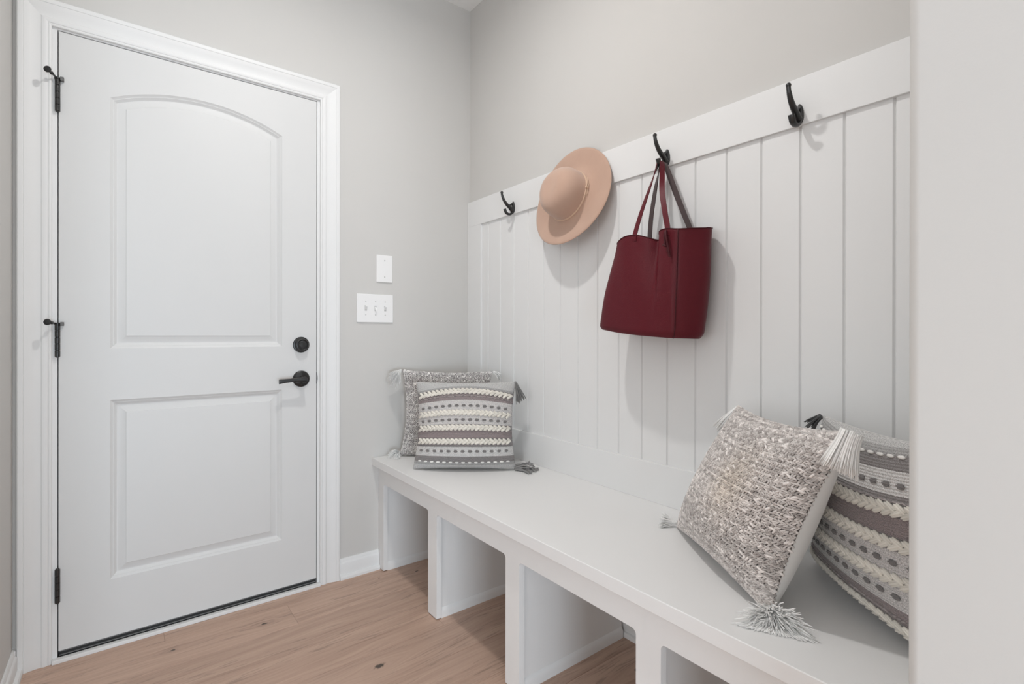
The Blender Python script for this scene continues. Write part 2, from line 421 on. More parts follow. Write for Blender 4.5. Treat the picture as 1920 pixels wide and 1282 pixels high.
o = len(V); V.extend([(DX0, 0, DZ0), (DX1, 0, DZ0), (DX1, 0, DZ1), (DX0, 0, DZ1), (DX0, DT, DZ0), (DX1, DT, DZ0), (DX1, DT, DZ1), (DX0, DT, DZ1)])
F += [(o, o+1, o+5, o+4), (o+1, o+2, o+6, o+5), (o+2, o+3, o+7, o+6), (o+3, o, o+4, o+7), (o+4, o+5, o+6, o+7)]
bm = bmesh.new(); bv = [bm.verts.new(v) for v in V]
for f in F: bm.faces.new([bv[i] for i in f])
bmesh.ops.remove_doubles(bm, verts=bm.verts, dist=1e-5)
door = empty('door_1', (-1.1765, 0, 0)); tag(door, kind='structure')
from_bm('slab', bm, M_door, door, auto=22)
# bottom sweep
sw = box('door_sweep', (DX0+.002, DX1-.002, .005, .030, .0105, .0325), M_dark, door)
for z, m, y in ((.0290, M_greyrub, .0012), (.0165, M_greyrub, .0020)):
    box('sweep_fin', (DX0+.002, DX1-.002, y, y+.004, z-.0016, z+.0012), m, door)
# hinges: five-knuckle barrel, leaves, pin tips
def hinge(z0, z1, stop):
    root = None; hx, hy = -1.5832, -.0065; V = []; F = []
    n = 5; hh = (z1-z0)/n
    vf = []
    for k in range(n):
        a, b = z0+k*hh+.0004, z0+(k+1)*hh-.0004
        vf.append(lathe_data([(.0055, 0), (.0068, .0006), (.0068, b-a-.0006), (.0055, b-a)], (hx, hy, a), (0, 0, 1), 20))
    vf.append(lathe_data([(.004, -.002), (.0052, -.0012), (.0052, z1-z0+.0012), (.004, z1-z0+.0025)], (hx, hy, z0), (0, 0, 1), 16))
    v, f = merge(*vf); h = build('hinge', v, f, M_blackm, door, auto=35)
    box('hinge_leaf', (hx-.0012, hx+.0012, -.006, .030, z0+.001, z1-.001), M_blackm, h)
    if stop:
        zt = z1+.001; arm_a = Vector((hx, hy, zt)); end = Vector((-1.6015, -.050, zt+.004))
        ring = lathe_data([(.0045, -.003), (.0085, -.003), (.0085, .003), (.0045, .003)], (hx, hy, zt), (0, 0, 1), 20)
        arm = tube_data([arm_a, arm_a.lerp(end, .5), end], .0028, 10)
        nut = lathe_data([(.0045, -.003), (.0055, -.002), (.0055, .003), (.0045, .004)], arm_a.lerp(end, .62), end-arm_a, 6)
        foot_arm = tube_data([arm_a, (hx+.011, -.0135, zt)], .003, 8)
        s = build('hinge_stop', *merge(ring, arm, nut, foot_arm), M_blackm, h, auto=35)
        # (bumper and foot belong to the stop; joined as rubber pieces at the same level as the stop)
        disc = lathe_data([(.005, -.002), (.0080, 0), (.0098, .003), (.0098, .006), (.0080, .0082), (.003, .0092)], end, end-arm_a, 24)
        build('rubber_bumper', *disc, M_dark, h, auto=40)
        box('rubber_foot', (hx+.007, hx+.016, -.0165, -.0005, zt-.0065, zt+.0055), M_greyrub, h, bev=.0012)
hinge(1.7799, 1.8850, True); hinge(.9868, 1.0930, True); hinge(.1914, .3002, False)
# deadbolt (keyed side)
dbx, dbz = -.8297, 1.0178
v, f = lathe_data([(.0325, 0), (.0325, .004), (.0310, .0065), (.0270, .0075), (.0262, .0110), (.0250, .0215), (.0235, .0240), (.0205, .0250), (.0190, .0240), (.0180, .0225), (.0155, .0225), (.0150, .0245), (.0135, .0255), (.0, .0255)][:-1], (dbx, 0, dbz), (0, -1, 0), 40)
db = build('deadbolt', v, f, M_black, door, auto=30)
v, f = lathe_data([(.0110, .0250), (.0105, .0268), (.0040, .0272)], (dbx, 0, dbz), (0, -1, 0), 28); cyl = build('key_cylinder', v, f, M_blackm, db, auto=40)
box('keyway', (dbx-.0008, dbx+.0008, -.0276, -.0270, dbz-.0045, dbz+.0045), M_dark, db)
# lever handle
hx_, hz_ = -.8296, .8767
v, f = lathe_data([(.0335, 0), (.0338, .003), (.0325, .0065), (.0280, .0095), (.0200, .0118), (.0140, .0135), (.0118, .0170), (.0108, .0240), (.0108, .0420), (.0125, .0460), (.0120, .0540), (.0095, .0570)], (hx_, 0, hz_), (0, -1, 0), 40)
hd = build('door_handle', v, f, M_black, door, auto=30)
# lever blade: flares toward its free end
bm = bmesh.new(); rings_ = []
path = [(.008, .000, .0095, .0085), (.000, .000, .0105, .0090), (-.020, .001, .0085, .0070), (-.045, .0000, .0072, .0058), (-.070, -.0015, .0080, .0052), (-.092, -.0035, .0094, .0050), (-.0965, -.0040, .0096, .0046)]
for x, z, hz, hy in path:
    rg = []
    for k in range(16):
        a = 2*PI*k/16; cx_ = abs(math.cos(a))**.55*math.copysign(1, math.cos(a)); sz_ = abs(math.sin(a))**.55*math.copysign(1, math.sin(a))
        rg.append(bm.verts.new((hx_+x, -.0500+cx_*hy, hz_+z+sz_*hz)))
    rings_.append(rg)
for a, b in zip(rings_[:-1], rings_[1:]):
    for k in range(16): bm.faces.new((a[k], a[(k+1) % 16], b[(k+1) % 16], b[k]))
bm.faces.new(rings_[0]); bm.faces.new(rings_[-1][::-1])
from_bm('lever', bm, M_black, hd, auto=40)
for dz in (.021, -.021):
    v, f = lathe_data([(.0032, .0090), (.0032, .0112), (.001, .0114)], (hx_, 0, hz_+dz), (0, -1, 0), 12); build('screw', v, f, M_blackm, hd, auto=40)

# ------------------------------------------------------------------ casing, jamb, threshold
CIL, CIR, CIT = -1.5965, -.7545, 2.0500     # inner edges of the casing
CP = [(0, 0), (0, .0085), (.0015, .0105), (.0050, .0115), (.0078, .0108), (.0084, .0098), (.0092, .0112), (.0130, .0132), (.0190, .0138), (.0232, .0132), (.0248, .0118), (.0258, .0112), (.0300, .0108),
      (.0400, .0118), (.0500, .0142), (.0590, .0172), (.0645, .0180), (.0655, .0172), (.0665, .0186), (.0720, .0200), (.0780, .0196), (.0805, .0178), (.0810, .0150), (.0810, 0)]
tr = empty('trim_1', (-1.1765, 0, 0)); tag(tr, kind='structure')
def casing(where):
    bm = bmesh.new(); A = []; B = []
    for u, p in CP:
        if where == 'L': a = (CIL-u, -p, 0); b = (CIL-u, -p, CIT+u)
        elif where == 'R': a = (CIR+u, -p, CIT+u); b = (CIR+u, -p, 0)
        else: a = (CIL-u, -p, CIT+u); b = (CIR+u, -p, CIT+u)
        A.append(bm.verts.new(a)); B.append(bm.verts.new(b))
    for i in range(len(A)-1): bm.faces.new((A[i], A[i+1], B[i+1], B[i]))
    bm.faces.new(A); bm.faces.new(B[::-1])
    from_bm('casing_board', bm, M_trim, tr, auto=24)
for w in 'LTR': casing(w)
g = .0028
box('jamb', (-1.612, DX0-g, -.0004, .13, 0, 2.060), M_trim, tr); box('jamb', (DX1+g, -.742, -.0004, .13, 0, 2.060), M_trim, tr)
box('jamb', (DX0-g, DX1+g, -.0004, .13, DZ1+g, 2.060), M_trim, tr)
for b in ((DX0-g, DX0+.011, .046, .085, 0, DZ1+g), (DX1-.011, DX1+g, .046, .085, 0, DZ1+g), (DX0+.011, DX1-.011, .046, .085, DZ1-.010, DZ1+g)):
    box('door_stop', b, M_dark, tr)
bm = bmesh.new(); bm_prism(bm, [(-.0015+.0*k, hz_+.0) for k in range(0)] or [(DX1+.0004+.0035*math.sin(PI*k/12), hz_-.0245+.049*k/12) for k in range(13)], 'Y', -.0045, .004)
from_bm('strike_plate', bm, M_blackm, tr)
th = tag(box('trim_2', (CIL+.0005, CIR-.0005, -.0205, -.0005, 0, .0125), M_trim, bev=.0015), kind='structure')
box('sill', (DX0-g+.0002, DX1+g-.0002, .0, .13, 0, .0095), M_greyrub, th)

# ------------------------------------------------------------------ wall panelling: rails, stiles and grooved boards
pn = empty('trim_3', (0, -1.0, .5)); tag(pn, kind='structure')
RT, RB, BT, BZ = 1.7325, 1.6077, .6343, .5035
box('top_rail', (-.0150, 0, YEND+.001, -.0005, RB, RT), M_trim, pn, bev=.0012)
box('bottom_rail', (-.0150, 0, YEND+.001, -.0005, BZ, BT), M_trim, pn, bev=.0012)
box('stile', (-.0148, 0, -.1216, -.0005, BT, RB), M_trim, pn, bev=.0008)
box('stile', (-.0148, 0, YEND+.001, -1.889, BT, RB), M_trim, pn, bev=.0008)
g0, gs = -.1766, .1021
edges = [-.1216] + [g0-gs*k for k in range(17)] + [-1.889]
for a, b in zip(edges[:-1], edges[1:]):
    ca = .0045 if a != -.1216 else 0; cb = .0045 if b != -1.889 else 0; hg = .0012
    poly = [(-.0005, a), (-.0020, a-hg*(ca > 0)), (-.0062, a-hg*(ca > 0)-ca*.55), (-.0062, b+hg*(cb > 0)+cb*.55), (-.0020, b+hg*(cb > 0)), (-.0005, b)]
    bm = bmesh.new(); bm_prism(bm, poly, 'Z', BT-.001, RB+.001); from_bm('board', bm, M_trim, pn)

# ------------------------------------------------------------------ built-in bench
bench = empty('built_in_bench', (-.26, -1.0, 0))
tag(bench, 'long white painted built-in bench with open shoe cubbies under its seat, along the panelled wall', 'bench')
SX = -.5226; FX = -.4923; ST = .4690
box('seat_top', (SX, -.0008, YEND+.001, -.0005, ST, BZ), M_bench, bench, bev=.0018)
# face frame with rounded openings
legs = [(-.0005, -.0565), (-.4735, -.5405), (-.9665, -1.0335), (-1.4600, -1.5270), (-1.9535, YEND+.001)]
AZ = .3925
bm = bmesh.new()
for a, b in legs: bm_box(bm, FX, FX+.020, b, a, .0035, AZ)
bm_box(bm, FX, FX+.020, YEND+.001, -.0005, AZ, ST)
rr = .012
for i in range(4):
    y0 = legs[i][1]; y1 = legs[i+1][0]
    for yc, s in ((y0, -1), (y1, 1)):
        poly = [(yc, AZ+.0), (yc, AZ-rr)]
        for k in range(1, 7):
            a = k/7*PI/2; poly.append((yc+s*(rr-rr*math.cos(a)), AZ-rr+rr*math.sin(a)))
        poly.append((yc+s*rr, AZ))
        bm_prism(bm, poly, 'X', FX, FX+.020)
from_bm('face_frame', bm, M_bench, bench)
for i, (a, b) in enumerate(legs):
    ya, yb = (a-.0085, b+.0085) if 0 < i < 4 else ((a, b+.008) if i == 0 else (a-.008, b))
    if i == 0: ya = -.0005
    if i == 4: yb = YEND+.001
    d = box('divider', (FX+.020, -.026, yb, ya, .0, ST), M_bench, bench)
    if i < 4:
        bm = bmesh.new(); bm_prism(bm, [(yb, 0), (yb-.0075, 0), (yb-.0070, .020), (yb-.0055, .027), (yb-.003, .033), (yb, .036)], 'X', FX+.0203, -.026)
        from_bm('base_trim', bm, M_bench, d, auto=25)
        v = 0

# ------------------------------------------------------------------ wall plates
bp = box('blank_wall_plate', (-.5045, -.4270, -.0058, 0, 1.2995, 1.4230), M_plate, bev=.0022, seg=3)
tag(bp, 'small blank white cover plate on the grey wall above the triple light switch', 'wall plate')
for z in (1.3985, 1.3235):
    v, f = lathe_data([(.0032, .0054), (.0032, .0064), (.0015, .0068)], (-.4658, 0, z), (0, -1, 0), 14); build('screw', v, f, M_screw, bp)
sp_ = box('light_switch', (-.5955, -.4243, -.0062, 0, 1.1148, 1.2427), M_plate, bev=.0024, seg=3)
tag(sp_, 'white wall plate with three toggle switches between the door casing and the bench', 'light switch')
for x, upv in ((-.5550, 1), (-.5095, -1), (-.4635, 1)):
    zc = 1.1790
    sl = box('slot', (x-.0052, x+.0052, -.0064, -.0058, zc-.0120, zc+.0120), M_screw, sp_)
    bm = bmesh.new()
    a = upv
    p0 = [(-.0060, zc-.0065), (-.0060, zc+.0065), (-.0165, zc+a*.0095+.0030), (-.0175, zc+a*.0095-.0030)]
    bm_prism(bm, p0, 'X', x-.0040, x+.0040); from_bm('toggle', bm, M_plate, sp_)
    for dz in (.030, -.030):
        v, f = lathe_data([(.0030, .0058), (.0030, .0068), (.0014, .0071)], (x, 0, zc+dz), (0, -1, 0), 14); build('screw', v, f, M_screw, sp_)

# ------------------------------------------------------------------ coat hooks (local frame: plate centre on the rail face, -X outward)
def make_hook():
    r = empty('coat_hook', (-.0150, 0, 1.636))
    # pear-shaped plate
    bm = bmesh.new(); poly = []
    for k in range(28):
        a = 2*PI*k/28; w = .0098 - .0018*math.sin(a)
        poly.append((w*math.cos(a)*(1-.18*max(0, math.sin(a+PI/2))*0), .0262*math.sin(a)))
    lo = [bm.verts.new((0, y, z)) for y, z in poly]; hi = [bm.verts.new((-.0048, y*.97, z*.98)) for y, z in poly]; top = [bm.verts.new((-.0068, y*.72, z*.84)) for y, z in poly]
    n = len(poly)
    for A, B in ((lo, hi), (hi, top)):
        for k in range(n): bm.faces.new((A[k], A[(k+1) % n], B[(k+1) % n], B[k]))
    bm.faces.new(top); bm.faces.new(lo[::-1])
    from_bm('plate', bm, M_blackm, r, auto=50, local=True)
    up_ = catmull([(-.0085, 0, -.0160), (-.0215, 0, -.0045), (-.0390, 0, .0080), (-.0525, 0, .0215), (-.0615, 0, .0365), (-.0650, 0, .0465), (-.0664, 0, .0545)], 5)
    rad = [.0086-.0036*min(1, i/(len(up_)-1)*1.3) for i in range(len(up_))]
    v1 = tube_data(up_, rad, 14, flat=((0, 1, 0), 1.12)); ball = icos((-.0662, 0, .0560), .0066)
    web = tube_data(catmull([(-.004, 0, .016), (-.014, 0, .011), (-.024, 0, .006), (-.034, 0, .0065)], 4), [.0058, .0056, .0052, .0048, .0046, .0044, .0042, .0040, .0038, .0036, .0034, .0032, .0030][:13], 10)
    build('upper_prong', *merge(v1, ball, web), M_blackm, r, auto=60, local=True)
    lo_ = catmull([(-.0040, 0, -.0080), (-.0075, 0, -.0215), (-.0165, 0, -.0318), (-.0290, 0, -.0345), (-.0410, 0, -.0305), (-.0475, 0, -.0215), (-.0500, 0, -.0140)], 5)
    rad = [.0062, .0060, .0058, .0056, .0054, .0052]+[.0054]*14+[.0056]*6+[.0058]*4+[.0060]*6
    build('lower_prong', *tube_data(lo_, rad[:len(lo_)], 14, flat=((0, 1, 0), 1.45)), M_blackm, r, auto=60, local=True)
    for z in (.0165, -.0165):
        build('screw', *icos((-.0066, .0, z), .0034, .45, 1, 1, 12, 6), M_black, r, auto=60, local=True)
    return r
def copy_tree(o, parent=None):
    c = o.copy(); COL.objects.link(c); c.parent = parent
    for ch in [q for q in bpy.data.objects if q.parent == o]: copy_tree(ch, c)
    return c
hk = make_hook(); kids = None
HY = [-.3876, -1.2035, -1.6085]
HL = ['black double coat hook nearest the corner, empty, left of the tan hat', 'black double coat hook holding the burgundy tote bag', 'black double coat hook at the right end of the rail, empty, above the pillows']
for i, y in enumerate(HY):
    o = hk if i == 0 else copy_tree(hk)
    o.location = (-.0150, y, 1.636); tag(o, HL[i], 'coat hook', 'black coat hooks along the white rail')

# ------------------------------------------------------------------ hat
HC = Vector((-.0505, -.7905, 1.5905)); hn = Vector((-.9725, -.0218, .2320)).normalized()
ha = Vector((0, 0, 1)).cross(hn).normalized(); hb = hn.cross(ha)
HR = .1945
hat = empty('wide_brim_hat', HC)
tag(hat, 'tan wide-brimmed felt hat hanging on the rail between the corner hook and the tote bag', 'hat')
seg = 96
def hat_pt(th, r, h):
    ov = 1 + .075*(math.cos(th-PI/2)**2) if r < .12 else 1.0
    bend = -.0078*math.cos(2*th)*max(0, (r-.09)/(HR-.09))**2
    return HC + (ha*math.cos(th) + hb*math.sin(th))*(r*ov) + hn*(h+bend)
prof = [(HR-.001, .000), (HR+.0008, .0014), (HR-.001, .0034), (HR-.010, .0040), (.165, .0022), (.140, -.001), (.115, -.0015), (.1010, .0005), (.0955, .0040), (.0925, .0120), (.0915, .0300), (.0905, .0480), (.0880, .0650), (.0825, .0810), (.0730, .0945), (.0600, .1045), (.0440, .1105), (.0260, .1130), (.0100, .1135)]
back = [(.0080, .1105), (.0420, .1075), (.0700, .0915), (.0850, .0640), (.0885, .0300), (.0895, .0080), (.1010, -.0030), (.140, -.0040), (.165, -.0010), (HR-.010, .0004)]
allp = prof+back; V = []; F = []
for r, h in allp:
    for k in range(seg):
        th = 2*PI*k/seg; q = hat_pt(th, r, h)
        # soft dents in the crown
        if h > .05 and r < .092:
            q = q - hn*(.007*math.exp(-((r*math.cos(th)-.0)/.030)**2)*math.exp(-((r*math.sin(th)+.01)/.055)**2))
            q = q - (ha*math.cos(th)+hb*math.sin(th))*(.006*max(0, math.sin(th))**3*max(0, min(1, (h-.05)/.04)))
        V.append(tuple(q))
n = len(allp)
for i in range(n):
    if i == len(prof)-1: continue
    j = (i+1) % n
    for k in range(seg): F.append((i*seg+k, i*seg+(k+1) % seg, j*seg+(k+1) % seg, j*seg+k))
i = len(prof)-1; F.append(tuple(i*seg+k for k in range(seg))); F.append(tuple((i+1)*seg+k for k in range(seg))[::-1])
build('felt_body', V, F, M_felt, hat, smooth=True)
def ring_tube(h, r, rad, n=96):
    pts = [hat_pt(2*PI*k/n, r, h) for k in range(n)]; V = []; F = []
    for k in range(n):
        t = (pts[(k+1) % n]-pts[k-1]).normalized(); a = hn; b = t.cross(a)
        for j in range(8):
            th = 2*PI*j/8; V.append(tuple(pts[k]+a*math.cos(th)*rad*1.2+b*math.sin(th)*rad))
    for k in range(n):
        for j in range(8): F.append((k*8+j, k*8+(j+1) % 8, ((k+1) % n)*8+(j+1) % 8, ((k+1) % n)*8+j))
    return V, F
band = build('hat_band', *merge(ring_tube(.0120, .0935, .0014), ring_tube(.0150, .0932, .0013)), M_cord, hat, smooth=True)
# keeper and loose tails toward the camera side
thk = 0.20   # radians: side of the crown that faces the bag
def keeper():
    vf = []
    th0 = None
    # find the angle whose direction is most toward -Y
    best = min(range(360), key=lambda k: (ha*math.cos(math.radians(k))+hb*math.sin(math.radians(k))).y)
    th0 = math.radians(best) + .12
    p = [hat_pt(th0+d, .0955, h) for d, h in ((-.10, .010), (-.05, .0095), (0, .0105), (.05, .0115), (.10, .0120))]
    c = hat_pt(th0, .0965, .0135); o_ = (ha*math.cos(th0)+hb*math.sin(th0)); t_ = hn.cross(o_)
    V = []; 
    for a in (-1, 1):
        for b in (-1, 1):
            for d in (-1, 1): V.append(tuple(c+o_*a*.0024+hn*b*.0062+t_*d*.0042))
    vf.append((V, [(0, 1, 3, 2), (4, 6, 7, 5), (0, 4, 5, 1), (2, 3, 7, 6), (0, 2, 6, 4), (1, 5, 7, 3)]))
    for s, dh in ((1, -.004), (1, .0035), (-1, -.003)):
        pts = [hat_pt(th0+s*d*1.0, .0962+.002*d, .0135+dh*(1+d*3)-d*.004) for d in (0, .08, .17, .27)]
        if s > 0: pts = [hat_pt(th0+d, .0968+.006*d, .0135+dh*(1+2*d)-d*.018) for d in (0, .1, .2, .3, .42)]
        vf.append(tube_data(pts, .0014, 6))
    return merge(*vf)
kp = keeper(); build('band_keeper', *kp, M_cord, hat, auto=30)

# ------------------------------------------------------------------ tote bag
bag = empty('tote_bag', (-.09, -1.20, 1.05))
tag(bag, 'burgundy leather tote bag hanging by its two straps from a black hook', 'bag')
# loop of columns: (bottom point, top point)
cols = [((-.152, -1.036, 1.074), (-.146, -1.106, 1.3560)), ((-.165, -1.110, 1.064), (-.158, -1.146, 1.3700)), ((-.170, -1.190, 1.056), (-.147, -1.190, 1.3690)), ((-.167, -1.245, 1.052), (-.128, -1.250, 1.3490)), ((-.164, -1.272, 1.050), (-.146, -1.268, 1.3690)),
        ((-.158, -1.302, 1.048), (-.153, -1.300, 1.3715)), ((-.150, -1.322, 1.047), (-.151, -1.335, 1.3650)), ((-.120, -1.352, 1.046), (-.118, -1.368, 1.3660)), ((-.085, -1.368, 1.045), (-.078, -1.392, 1.3675)),
        ((-.050, -1.352, 1.046), (-.042, -1.376, 1.3740)), ((-.032, -1.318, 1.048), (-.026, -1.338, 1.3820)), ((-.024, -1.190, 1.056), (-.022, -1.210, 1.3700)), ((-.030, -1.075, 1.066), (-.030, -1.120, 1.3600)),
        ((-.060, -1.030, 1.071), (-.055, -1.090, 1.3560)), ((-.110, -1.016, 1.074), (-.100, -1.084, 1.3530))]
nc = len(cols); SUB = 8; NZ = 34
def loop_pt(lst, s):
    i = int(s) % nc; t = s-int(s)
    p0, p1, p2, p3 = (Vector(lst[(i+k) % nc]) for k in (-1, 0, 1, 2))
    return .5*((2*p1)+(-p0+p2)*t+(2*p0-5*p1+4*p2-p3)*t*t+(-p0+3*p1-3*p2+p3)*t**3)
bots = [c[0] for c in cols]; tops = [c[1] for c in cols]
def bag_pt(s, z):
    b = loop_pt(bots, s); t = loop_pt(tops, s); p = b.lerp(t, z)
    c = Vector((-.092, -1.19, p.z)); out = Vector((p.x-c.x, (p.y-c.y)*.35, 0))
    if out.length > 0: out.normalize()
    belly = .010*math.sin(PI*min(1, z*1.15))
    # soft folds on the big faces, running down from the dip in the rim
    fold = .007*math.exp(-((s-2.5-1.1*(1-z))/.55)**2)*z - .014*math.exp(-((s-3.05)/.40)**2)*z**2.5 + .004*math.sin(s*2.3+z*5)*(1-z)*z*2
    p = p + out*(belly*.6 + (fold if 0 <= s <= 6 else 0))
    if p.x > -.018: p.x = -.018
    # rounded underside
    if z < .07:
        q = 1-z/.07; p = Vector((c.x+(p.x-c.x)*(1-.10*q*q), -1.19+(p.y+1.19)*(1-.055*q*q), p.z+.004*q))
    return p
NS = nc*SUB; V = []; F = []
zs = [0, .006, .015, .03, .05, .07]+[.07+.93*k/NZ for k in range(1, NZ+1)]
for z in zs:
    for k in range(NS): V.append(tuple(bag_pt(k/SUB, z)))
nz = len(zs)
for i in range(nz-1):
    for k in range(NS): F.append((i*NS+k, i*NS+(k+1) % NS, (i+1)*NS+(k+1) % NS, (i+1)*NS+k))
# rolled rim and inner wall
o0 = len(V); top = V[-NS:]; cen = Vector((-.092, -1.22, 0))
def shrink(p, d, dz):
    v = Vector((p[0]-cen.x, p[1]-cen.y, 0)); l = v.length; v = v/l if l else v
    return (p[0]-v.x*d, p[1]-v.y*d, p[2]+dz)
for d, dz in ((.0010, .0010), (.0028, .0002), (.0032, -.004), (.0060, -.08), (.0160, -.15)):
    V.extend([shrink(p, d, dz) for p in top])
for i in range(5):
    a = (nz-1+i)*NS; b = a+NS
    for k in range(NS): F.append((a+k, a+(k+1) % NS, b+(k+1) % NS, b+k))
F.append(tuple(range(NS))[::-1]); F.append(tuple(len(V)-NS+k for k in range(NS)))
body = build('bag_body', V, F, M_leather, bag, smooth=True)
# side seams
for s in (6.02, ):
    pts = [bag_pt(s, z)+Vector((-.0008, -.0008, 0)) for z in [k/24 for k in range(25)]]
    build('seam', *tube_data(pts, .0017, 8), M_leather_d, bag, smooth=True)
rim = [bag_pt(k/4, 1.0)+Vector((0, 0, .0006)) for k in range(nc*4)]; rim.append(rim[0])
build('rim_edge', *tube_data(rim, .0017, 6), M_leather_d, bag, smooth=True)
def strap(ctrl, wid, sub=10, w=.0165, t=.0028):
    """ctrl: points; wid: width vectors at the points"""
    P = catmull(ctrl, sub); W = catmull(wid, sub); n = len(P); V = []; F = []; mi = []
    for i in range(n):
        tg = (P[min(i+1, n-1)]-P[max(i-1, 0)]).normalized(); wv = (W[i]-tg*W[i].dot(tg)).normalized(); nn = tg.cross(wv)
        for a, b in ((-1, -1), (1, -1), (1, 1), (-1, 1)): V.append(tuple(P[i]+wv*a*w/2+nn*b*t/2))
    for i in range(n-1):
        for k in range(4): F.append((i*4+k, i*4+(k+1) % 4, (i+1)*4+(k+1) % 4, (i+1)*4+k)); mi.append(1 if k == 0 else 0)
    F.append((0, 1, 2, 3)[::-1]); F.append(tuple((n-1)*4+k for k in range(4))); mi += [0, 0]
    return V, F, mi
yw = (0, 1, 0); xw = (1, 0, 0)
# front strap
c1 = [(-.152, -1.179, 1.352), (-.150, -1.180, 1.372), (-.128, -1.186, 1.440), (-.095, -1.192, 1.520), (-.066, -1.1945, 1.585), (-.0560, -1.1975, 1.6080), (-.0545, -1.2045, 1.6155), (-.056, -1.213, 1.6080), (-.068, -1.2215, 1.575), (-.100, -1.245, 1.500), (-.130, -1.276, 1.430), (-.150, -1.300, 1.373), (-.1535, -1.302, 1.350)]
w1 = [yw, yw, (.15, 1, 0), (.45, .9, 0), (.8, .5, 0), (1, .1, 0), (1, 0, 0), (1, -.1, 0), (.8, -.5, 0), (.3, -.9, 0), (0, -1, 0), (0, -1, 0), (0, -1, 0)]
V, F, mi = strap(c1, w1); build('strap', V, F, [M_leather, M_suede], bag, midx=mi, auto=40)
# back strap: its suede lining faces the room
c2 = [(-.034, -1.150, 1.345), (-.036, -1.150, 1.374), (-.040, -1.158, 1.440), (-.040, -1.172, 1.520), (-.040, -1.186, 1.580), (-.0395, -1.1955, 1.6075), (-.0385, -1.2040, 1.6150), (-.039, -1.2130, 1.6065), (-.038, -1.2260, 1.570), (-.036, -1.252, 1.500), (-.034, -1.280, 1.430), (-.032, -1.300, 1.380), (-.030, -1.303, 1.350)]
w2 = [yw, yw, (.05, 1, 0), (.2, .95, 0), (.6, .6, 0), (1, .1, 0), (1, 0, 0), (1, -.1, 0), (.6, -.6, 0), (.2, -.95, 0), (0, -1, 0), (0, -1, 0), (0, -1, 0)]
V, F, mi = strap(c2, w2); build('strap', V, F, [M_suede, M_leather], bag, midx=mi, auto=40)
# tie cords
tp = Vector((-.157, -1.300, 1.366))
ca = tube_data(catmull([tp, tp+Vector((-.006, .001, -.012)), tp+Vector((-.004, .002, -.030)), tp+Vector((-.006, .000, -.046))], 5), .0030, 8, flat=((0, 1, 0), 1.4))
cb = tube_data(catmull([tp+Vector((-.003, 0, -.004)), tp+Vector((-.010, -.006, -.018)), tp+Vector((-.010, -.012, -.044)), tp+Vector((-.008, -.016, -.072)), tp+Vector((-.007, -.017, -.080))], 5), .0026, 8, flat=((0, 1, 0), 1.3))
kn = tube_data(catmull([tp+Vector((-.010, .004, -.042)), tp+Vector((-.012, -.002, -.046)), tp+Vector((-.008, -.008, -.048))], 4), .003, 8)
build('tie_cord', *merge(ca, cb, kn), M_leather_d, bag, smooth=True)

# ------------------------------------------------------------------ pillows
FLOORZ = BZ + .0012
def warp_v(u, v, k):
    """how far the woven rows droop toward the side seams"""
    return k*(-.035+.135*v)*u*u
class Pillow:
    def __init__(s, bl, br, tl, tr, T, pinch=.07, face=(-1, -.5, .1), Tb=None, pv=None):
        s.c = [np.array(q, float) for q in (bl, br, tl, tr)]; s.T = T; s.Tb = Tb or T; s.p = pinch; s.pv = pinch if pv is None else pv
        n = np.cross(s.c[1]-s.c[0], s.c[2]-s.c[0]); n /= np.linalg.norm(n)
        if n @ np.array(face) < 0: n = -n
        s.n = n
    def S(s, u, v, side=1):
        u = np.asarray(u, float); v = np.asarray(v, float)
        uu = u*(1-s.p*(1-np.clip(v, -1, 1)**2)); vv = v*(1-s.pv*(1-np.clip(u, -1, 1)**2))
        a = ((uu+1)/2)[..., None]; b = ((vv+1)/2)[..., None]
        P = (1-a)*(1-b)*s.c[0]+a*(1-b)*s.c[1]+(1-a)*b*s.c[2]+a*b*s.c[3]
        w = np.clip(1-u*u, 0, 1); h = np.clip(1-v*v, 0, 1)
        t = (w**.48)*(h**.48)*(1-.12*v) + .006*np.sin(5*u+2*v)*w*h*0
        wr = .035*np.sin(7.0*u+1.3)*h*w*np.exp(-((np.abs(v)-.85)/.2)**2)
        P = P + s.n*((s.T if side > 0 else -s.Tb)*(t+wr))[..., None]
        P[..., 2] = np.maximum(P[..., 2], FLOORZ)
        return P
    def arc(s, t, vdir=False, side=1):
        """even spacing over the puffed surface: t in -1..1 -> parameter"""
        q = np.sin(np.linspace(-1, 1, 801)*PI/2*.9995); z = np.zeros_like(q)
        P = s.S(z, q, side) if vdir else s.S(q, z, side)
        l = np.concatenate([[0], np.cumsum(np.linalg.norm(np.diff(P, axis=0), axis=1))]); l = l/l[-1]*2-1
        return np.interp(t, l, q)
    def frame(s, u, v, side=1, e=.004):
        P = s.S(u, v, side); du = s.S(u+e, v, side)-s.S(u-e, v, side); dv = s.S(u, v+e, side)-s.S(u, v-e, side)
        tu = du/np.maximum(np.linalg.norm(du, axis=-1, keepdims=True), 1e-9)
        n = np.cross(du, dv); n /= np.maximum(np.linalg.norm(n, axis=-1, keepdims=True), 1e-12)
        sg = np.sign(n @ (s.n*side)); sg[sg == 0] = 1; n = n*sg[..., None]
        tv = np.cross(n, tu); 
        tv = tv*np.sign((tv*dv).sum(-1))[..., None]
        return P, tu, tv, n
